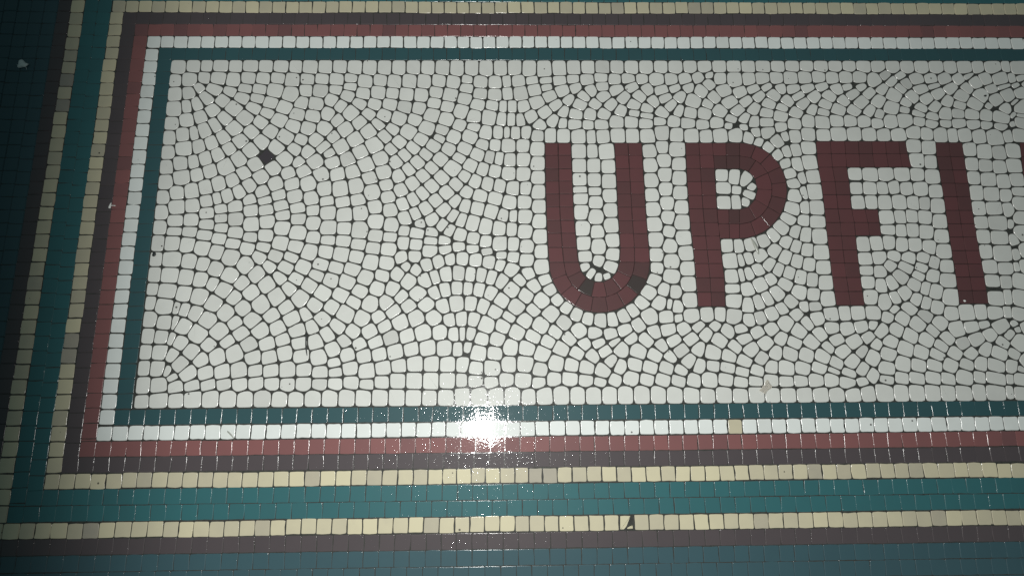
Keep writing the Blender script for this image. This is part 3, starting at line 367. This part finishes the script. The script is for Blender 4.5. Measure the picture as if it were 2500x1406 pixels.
# ---------------------------------------------------------------- tiles
STYLE = {   # gap each side, corner radius, bevel, outline wobble
    'white': (0.038, 0.22, 0.022, 0.018),
    'band_white': (0.038, 0.11, 0.022, 0.016),
    'cream': (0.034, 0.075, 0.024, 0.016),
    'dark': (0.008, 0.06, 0.034, 0.013),
    'letter': (0.014, 0.055, 0.030, 0.010),
}
LIMIT = 300
def make_tile(poly, style, tone, deep=0.0):
    g, r, bev, wob = STYLE[style]
    p = inset(poly, g)
    if len(p) < 3:
        return None
    p = tidy(p, 0.07)
    A, cx, cy = area_c(p)
    if A < 0.02:
        return None
    r = min(r, 0.33 * math.sqrt(A))
    ol = outline(p, r, wob, bev)
    b = Bag()
    b.tile(ol, cx, cy, rng.gauss(0, 0.008) - deep, (rng.gauss(0, 0.003), rng.gauss(0, 0.003)), bev, tone)
    px, py, d = project(cx, cy)
    size = A / (d * d)
    seen = -25 < px < 2525 and -25 < py < 1431
    return dict(bag=b, c=(cx, cy), size=size if seen else size * 1e-3)

def lay(parent, tiles, mat, base, stuff_name='tiles', name='tile'):
    """the largest-showing tiles as single parts, whatever is past the limit as one joined part"""
    tiles = [t for t in tiles if t]
    order = sorted(range(len(tiles)), key=lambda i: -tiles[i]['size'])
    vis = [i for i in order if tiles[i]['size'] > 1e-5]
    single = set(vis[:LIMIT])
    rest = Bag()
    made = []
    for i, t in enumerate(tiles):
        x, y = t['c']
        if i in single:
            o = link(name, t['bag'].mesh(name, [t.get('mat', mat)]), parent, ((x - base[0]) * S, (y - base[1]) * S, 0))
            if t.get('label'):
                o['label'] = t['label']
            made.append(o)
        else:
            rest.add(t['bag'], x - base[0], y - base[1])
    if rest.v:
        tag(link(stuff_name, rest.mesh(stuff_name, [mat]), parent), kind='stuff')
    return made

# ---- letters of dark red tiles
letter_polys = {}
for ch, s in LETTERS.items():
    lst = []
    for part in s.split('|'):
        t, rest = part.split(' ', 1)
        lst.append((int(t), pts(rest)))
    letter_polys[ch] = lst
all_quads = [(area_c(p)[1:], p) for lst in letter_polys.values() for _, p in lst]
qc = np.array([c for c, _ in all_quads])

# ---- the white field: every tessera keeps its own shape
white = pts(WHITE)
sites = white + [(HOLE[0] / 100, HOLE[1] / 100)]
SA = np.array(sites)
WG = np.array([float(a) / 100 for a in WEIGHT.split()] + [0.0])
field_tiles = []
for i, (x, y) in enumerate(white):
    poly = [(x - 0.85, y - 0.85), (x + 0.85, y - 0.85), (x + 0.85, y + 0.85), (x - 0.85, y + 0.85)]
    d = np.hypot(SA[:, 0] - x, SA[:, 1] - y)
    for j in np.argsort(d)[1:26]:
        if d[j] > 2.4:
            break
        a, b = SA[j, 0] - x, SA[j, 1] - y
        f = min(max(0.5 + (WG[i] - WG[j]) / (2 * d[j] * d[j]), 0.2), 0.8)
        poly = clip(poly, a, b, a * (x + a * f) + b * (y + b * f))
    # edges of the field
    lx = 1.50 + (27.3 - y) * 0.0065
    poly = clip(poly, -1, 0, -lx)
    poly = clip(poly, 0, -1, -(1.56 - 0.0013 * x))
    poly = clip(poly, 0, 1, 27.275)
    # edges of the letters
    for j in np.nonzero(np.hypot(qc[:, 0] - x, qc[:, 1] - y) < 1.9)[0]:
        p = all_quads[j][1]
        best = None
        for k in range(len(p)):
            (x0, y0), (x1, y1) = p[k], p[(k + 1) % len(p)]
            l = math.hypot(x1 - x0, y1 - y0)
            if l < 0.05:
                continue
            nx, ny = (y1 - y0) / l, -(x1 - x0) / l
            s = nx * (x - x0) + ny * (y - y0)
            if best is None or s > best[0]:
                best = (s, nx, ny, x0, y0)
        if best and best[0] > 0.08:
            _, nx, ny, x0, y0 = best
            poly = clip(poly, -nx, -ny, -(nx * x0 + ny * y0))
    if len(poly) < 3:
        continue
    # square the cell up along its own direction
    sx = sy = 0.0
    for k in range(len(poly)):
        (x0, y0), (x1, y1) = poly[k], poly[(k + 1) % len(poly)]
        l = math.hypot(x1 - x0, y1 - y0); a = 4 * math.atan2(y1 - y0, x1 - x0)
        sx += l * l * math.cos(a); sy += l * l * math.sin(a)
    th = math.atan2(sy, sx) / 4
    A, cx, cy = area_c(poly)
    full = list(poly)
    for k in range(4):
        ux, uy = math.cos(th + k * math.pi / 2), math.sin(th + k * math.pi / 2)
        hs = []
        for off in (-0.27, -0.1, 0.1, 0.27):
            ox, oy = cx - uy * off, cy + ux * off
            t = 9.0
            for e in range(len(full)):
                (x0, y0), (x1, y1) = full[e], full[(e + 1) % len(full)]
                ex, ey = x1 - x0, y1 - y0
                l = math.hypot(ex, ey)
                if l < 1e-6:
                    continue
                nx, ny = ey / l, -ex / l
                den = nx * ux + ny * uy
                if den > 1e-4:
                    t = min(t, (nx * (x0 - ox) + ny * (y0 - oy)) / den)
            if t > 0:
                hs.append(t)
        if hs:
            hs.sort()
            h = 0.5 * (hs[(len(hs) - 1) // 2] + hs[len(hs) // 2])
            poly = clip(poly, ux, uy, ux * cx + uy * cy + h)
    tone = max(0.0, rng.gauss(0.10, 0.045)) + (rng.uniform(0.10, 0.26) if rng.random() < 0.035 else 0)
    field_tiles.append(make_tile(poly, 'white', tone))

PB = (31.0, 14.4)
hx, hy = HOLE[0] / 100, HOLE[1] / 100
STYLE['plug'] = (0.02, 0.10, 0.05, 0.02)
plug = make_tile([(hx + 0.66 * math.cos(a), hy + 0.66 * math.sin(a)) for a in (0.06, 1.63, 3.2, 4.77)], 'plug', 1.6, 0.05)
plug['mat'] = M['plum']; plug['label'] = 'dark grey fill where one white tile is missing'
plug['size'] = 9
field_tiles.append(plug)
panel = tag(link('mosaic_panel', None, None, (PB[0] * S, PB[1] * S, 0)),
            'white mosaic name panel of hand-cut tiles laid in fans around dark red letters', 'mosaic panel')
lay(panel, field_tiles, M['white'], PB, 'white_tiles', 'white_tile')

def bed(polys, z):
    v = []; f = []
    for p in polys:
        b = len(v)
        v += [((x - PB[0]) * S, (y - PB[1]) * S, z * S) for x, y in p]
        f.append(tuple(range(b, b + len(p))))
    me = bpy.data.meshes.new('letter')
    me.from_pydata(v, [], f)
    me.materials.append(M['letter_mortar'])
    return me
for ch, lst in letter_polys.items():
    lo = link('letter', bed([p for _, p in lst], -0.055), panel)
    tag(lo, {'U': 'dark red letter U with a few blackened tiles', 'P': 'dark red letter P with dark brown tiles round its bowl',
             'F': 'dark red letter F', 'I': 'dark red letter I', 'N': 'dark red letter cut off by the right edge'}[ch])
    tl = []
    for t, p in lst:
        tone = max(0, rng.gauss(0.14, 0.12)) if t == 0 else (rng.uniform(0.38, 0.55) if t == 1 else 1.3)
        q = make_tile(p, 'letter', tone)
        tl.append(q)
    lay(lo, tl, M['letter'], PB, 'tiles', 'tile')

# ---- bands
UEND = 70.5
def walk(a, b, pitch=0.992, sd=0.022):
    out = [a]
    step = pitch if b > a else -pitch
    while (b - out[-1]) * step > 0:
        out.append(out[-1] + step * (1 + rng.gauss(0, sd)))
    return out
def to_end(js):
    js = list(js)
    while js[-1] < UEND:
        js.append(js[-1] + rng.gauss(0.99, 0.02))
    return js
def row_tiles(js, v, style, tones, hh=0.5, wander=0.02):
    out = []
    drift = 0.0
    for a, b in zip(js, js[1:]):
        drift = 0.6 * drift + rng.gauss(0, wander)
        dv = drift
        s = rng.gauss(0, 0.012)
        lo, hi = sorted((a, b))
        p = [(lo - s, v - hh + dv), (hi - s, v - hh + dv + rng.gauss(0, .008)), (hi + s, v + hh + dv), (lo + s, v + hh + dv + rng.gauss(0, .008))]
        out.append(make_tile(p, style, tones()))
    return out
def col_tiles(js, u, style, tones, hh=0.5, wander=0.02):
    out = []
    drift = 0.0
    for a, b in zip(js, js[1:]):
        drift = 0.6 * drift + rng.gauss(0, wander)
        lo, hi = sorted((a, b))
        du = drift; s = rng.gauss(0, 0.012)
        p = [(u - hh + du, lo - s), (u + hh + du, lo + s), (u + hh + du, hi + s), (u - hh + du, hi - s)]
        out.append(make_tile(p, style, tones()))
    return out

J = {k: nums(v) for k, v in JOINTS.items()}
J['cream_out_low'] = [-6.55] + J['cream_out_low']
co = J['cream_out_left']
J['cream_out_left'] = [TOPV + 5.5, TOPV + 4.5] + co
t_white = lambda: max(0, rng.gauss(0.04, 0.04)) + (0.2 if rng.random() < 0.03 else 0)
t_cream = lambda: min(1, max(0, rng.gauss(0.25, 0.15)) + (0.38 if rng.random() < 0.08 else 0))
t_dark = lambda: min(1, max(0, rng.gauss(0.15, 0.06)))
t_red = lambda: min(1, max(0, rng.gauss(0.2, 0.11)) + (0.5 if rng.random() < 0.05 else 0))
T = TOPV

def ring(k, style, tones, low=None, top=None, left=None, wander=0.02):
    e = 0.5 if k >= 0 else 0.5
    a = -k - 0.5
    rows = []
    rows += row_tiles(to_end(low or walk(a, UEND)), -k, style, tones, wander=wander)
    rows += row_tiles(to_end(top or walk(a, UEND)), T + k, style, tones, wander=wander)
    rows += col_tiles(left or walk(T + k - 0.5, -k + 0.5 + 0.3) + [-k + 0.5], -k, style, tones, wander=wander)
    return rows

def band(name, label, cat, tiles, mat, group=None, name_t='tile'):
    o = tag(link(name, None, None, (-3 * S, 14 * S, 0)), label, cat, group)
    lay(o, tiles, mat, (-3.0, 14.0), name_t + 's', name_t)
    return o

# inner single row of blue-green
bl = []
bl += row_tiles(to_end(walk(0.5, UEND)), 1.02, 'dark', t_dark, 0.51, 0.006)
bl += row_tiles(to_end(walk(0.5, UEND)), T - 1.01, 'dark', t_dark, 0.51, 0.006)
bl += col_tiles(walk(T - 1.5, 1.8) + [1.53], 1.03, 'dark', t_dark, 0.53, 0.006)
band('teal_band', 'single-row blue-green tile band touching the white lettered panel', 'tile band', bl, M['blue'], 'teal tile bands')

wb = ring(0, 'band_white', t_white, J['white_low'], J['white_top'], J['white_left'], 0.016)
tan = spot('tan')[0]
near = min((t for t in wb if t), key=lambda t: math.hypot(t['c'][0] - tan[0], t['c'][1] - tan[1]))
near['mat'] = M['cream']; near['label'] = 'stained tan tile set among the white ones'
near['bag'].t = [0.35] * len(near['bag'].t)
band('white_band', 'white tile band between the blue-green row and the dull red row', 'tile band', wb, M['white_band'])

band('red_band', 'dull red tile band between the white row and the plum row', 'tile band', ring(1, 'dark', t_red, wander=0.006), M['red'])
band('plum_band', 'dark plum tile band between the dull red row and the inner cream row', 'tile band', ring(2, 'dark', t_dark, wander=0.006), M['plum'], 'plum tile bands')
band('cream_band', 'inner cream tile band between the plum row and the two-row teal band', 'tile band',
     ring(3, 'cream', t_cream, J['cream_low'], J['cream_top'], J['cream_left']), M['cream'], 'cream tile bands')
band('teal_band', 'wide two-row teal tile band between the two cream rows', 'tile band',
     ring(4, 'dark', t_dark, wander=0.005) + ring(5, 'dark', t_dark, wander=0.005), M['teal'], 'teal tile bands')
oc = ring(6, 'cream', t_cream, J['cream_out_low'], None, J['cream_out_left'])
bq = spot('broken'); fq = spot('frag')
_, bx, by = area_c(bq + [])
oc = [t for t in oc if t and math.hypot(t['c'][0] - 0.5 * (bq[0][0] + bq[1][0]) - 0.03, t['c'][1] + 6) > 0.5]
ccw = lambda p: p if area_c(p)[0] > 0 else p[::-1]
STYLE['broken'] = (0.02, 0.02, 0.03, 0.01)
t1 = make_tile(ccw(bq), 'broken', 0.1); t1['label'] = 'broken cream tile with its corner snapped off'
t2 = make_tile(ccw(fq), 'broken', 0.05); t2['label'] = 'small loose fragment of the broken cream tile'
band('cream_band', 'outer cream tile band between the two-row teal band and the outermost plum row', 'tile band', oc + [t1, t2], M['cream'], 'cream tile bands')
band('plum_band', 'outermost dark plum tile band beyond the outer cream row', 'tile band', ring(7, 'dark', t_dark, wander=0.006), M['plum'], 'plum tile bands')

# the plain teal floor outside the bands
ft = []
for k in range(8, 12):
    ft += row_tiles(walk(-14.5, UEND), -k, 'dark', t_dark, wander=0.005)
for k in range(8, 15):
    ft += col_tiles(walk(T + 7.5, -7.2) + [-7.5], -k, 'dark', t_dark, wander=0.005)
lay(floor, ft, M['floor_teal'], (0, 0), 'teal_tiles', 'teal_tile')

# ---------------------------------------------------------------- litter lying on the floor
def blob(name, x, y, rx, ry, rz, mat, seed, spikes=0.25, turn=0.0):
    import bmesh
    r = random.Random(seed)
    bm = bmesh.new()
    bmesh.ops.create_icosphere(bm, subdivisions=3, radius=1)
    dirs = [(Vector((r.gauss(0, 1), r.gauss(0, 1), r.gauss(0, .5))).normalized(), r.uniform(-1, 1.4)) for _ in range(16)]
    for v in bm.verts:
        n = v.co.normalized()
        k = 1 + spikes * sum(a * max(0, n.dot(d)) ** 10 for d, a in dirs)
        v.co = n * k
        v.co.x *= rx * S; v.co.y *= ry * S; v.co.z = max(v.co.z, -0.75) * rz * S
    bmesh.ops.rotate(bm, verts=bm.verts, cent=(0, 0, 0), matrix=Matrix.Rotation(turn, 3, 'Z'))
    me = bpy.data.meshes.new(name)
    bm.to_mesh(me); bm.free()
    me.materials.append(mat)
    me.polygons.foreach_set('use_smooth', [True] * len(me.polygons))
    return link(name, me, None, (x * S, y * S, 0.75 * rz * S))

def spindle(name, path, rad, mat, flat=0.7, segs=8):
    v = []; f = []
    n = len(path)
    c = path[n // 2]
    for i, (x, y, z) in enumerate(path):
        a, b = path[max(0, i - 1)], path[min(n - 1, i + 1)]
        tx, ty = b[0] - a[0], b[1] - a[1]
        l = math.hypot(tx, ty) or 1
        for k in range(segs):
            t = 2 * math.pi * k / segs
            o = rad[i] * math.cos(t)
            v.append(((x - c[0] - ty / l * o) * S, (y - c[1] + tx / l * o) * S, (z + rad[i] * flat * math.sin(t)) * S))
    for i in range(n - 1):
        for k in range(segs):
            f.append((i * segs + k, i * segs + (k + 1) % segs, (i + 1) * segs + (k + 1) % segs, (i + 1) * segs + k))
    f.append(tuple(range(segs))[::-1]); f.append(tuple(range((n - 1) * segs, n * segs)))
    me = bpy.data.meshes.new(name)
    me.from_pydata(v, [], f)
    me.materials.append(mat)
    me.polygons.foreach_set('use_smooth', [True] * len(f))
    return link(name, me, None, (c[0] * S, c[1] * S, 0))

def along(a, b, n, bow, z):
    out = []
    for i in range(n):
        t = i / (n - 1)
        w = math.sin(math.pi * t) * bow
        out.append((a[0] + (b[0] - a[0]) * t - (b[1] - a[1]) * w, a[1] + (b[1] - a[1]) * t + (b[0] - a[0]) * w, z))
    return out

x, y = spot('lint')[0]
lint = tag(blob('lint_tuft', x, y, 0.28, 0.22, 0.16, M['lint'], 3, 0.5), 'small white tuft of lint on the dark teal tiles', 'lint')
for a, l in ((0.1, 0.42), (math.pi - 0.1, 0.5), (-0.9, 0.5)):
    p = along((0, 0), (l * math.cos(a), l * math.sin(a)), 6, 0.12, 0.04)
    o = spindle('fibre', p, [0.05, 0.04, 0.03, 0.022, 0.015, 0.008], M['lint'])
    o.parent = lint; o.location = (o.location.x, o.location.y, -0.1 * S)

x, y = spot('tbit')[0]
tb = tag(spindle('plastic_sliver', along((x - 0.04, y - 0.20), (x + 0.04, y + 0.22), 6, 0.05, 0.07), [0.07, 0.09, 0.075, 0.06, 0.05, 0.02], M['chip']),
         'tiny white T-shaped plastic sliver on the plum and red rows at left', 'plastic bit')
o = spindle('stem', along((0.02, -0.05), (0.36, -0.06), 5, 0.04, 0.06), [0.035, 0.03, 0.028, 0.03, 0.035], M['chip'])
o.parent = tb; o.location = (o.location.x, o.location.y, 0)

# crumpled scrap of clear film
sp = spot('scrap')
n = 9
r = random.Random(8)
vv = []; ff = []
c = (sum(p[0] for p in sp) / 4, sum(p[1] for p in sp) / 4)
for j in range(n):
    for i in range(n):
        a, b = i / (n - 1), j / (n - 1)
        px = (sp[0][0] * (1 - a) + sp[1][0] * a) * (1 - b) + (sp[3][0] * (1 - a) + sp[2][0] * a) * b
        py = (sp[0][1] * (1 - a) + sp[1][1] * a) * (1 - b) + (sp[3][1] * (1 - a) + sp[2][1] * a) * b
        z = 0.05 + 0.07 * abs(math.sin(5 * a + 3 * b)) + 0.05 * r.random()
        vv.append(((px - c[0] + r.gauss(0, .02)) * S, (py - c[1] + r.gauss(0, .02)) * S, z * S))
for j in range(n - 1):
    for i in range(n - 1):
        ff.append((j * n + i, j * n + i + 1, (j + 1) * n + i + 1, (j + 1) * n + i))
me = bpy.data.meshes.new('film_scrap')
me.from_pydata(vv, [], ff)
me.materials.append(M['film'])
o = tag(link('film_scrap', me, None, (c[0] * S, c[1] * S, 0)), 'crumpled scrap of clear film lying across the lowest white row', 'plastic scrap')
so = o.modifiers.new('thickness', 'SOLIDIFY'); so.thickness = 0.0003

a, b = spot('sliver')
tag(spindle('seed_husk', along(a, b, 10, 0.04, 0.11), [0.015, 0.05, 0.075, 0.10, 0.12, 0.13, 0.125, 0.11, 0.08, 0.03], M['husk'], 0.6),
    'grey pointed seed husk on white tiles under the bowl of the P', 'seed husk')
a, b = spot('twig')
tag(spindle('twig', along(a, b, 8, 0.03, 0.07), [0.03, 0.05, 0.045, 0.05, 0.04, 0.035, 0.03, 0.015], M['husk']),
    'short greyish twig lying on the lower white row at left', 'twig')
a, b = spot('darktwig')
tag(spindle('twig', along(a, b, 9, -0.04, 0.03), [0.02, 0.05, 0.06, 0.045, 0.05, 0.055, 0.05, 0.04, 0.02], M['grit']),
    'dark twig stuck in a joint between white tiles left of the letters', 'twig')
x, y = spot('crumb')[0]
tag(blob('crumb', x, y, 0.09, 0.07, 0.06, M['chip'], 6, 0.4), 'white crumb on the foot of the red letter I', 'crumb')
x, y = spot('grit')[0]
tag(blob('grit_speck', x, y, 0.13, 0.15, 0.06, M['grit'], 9, 0.2), 'black grit speck on a white tile at the left edge of the panel', 'grit', 'black grit specks')
x, y = spot('grit2')[0]
tag(blob('grit_speck', x, y, 0.09, 0.08, 0.05, M['grit'], 10, 0.2), 'black grit speck on a white tile above the letter I', 'grit', 'black grit specks')
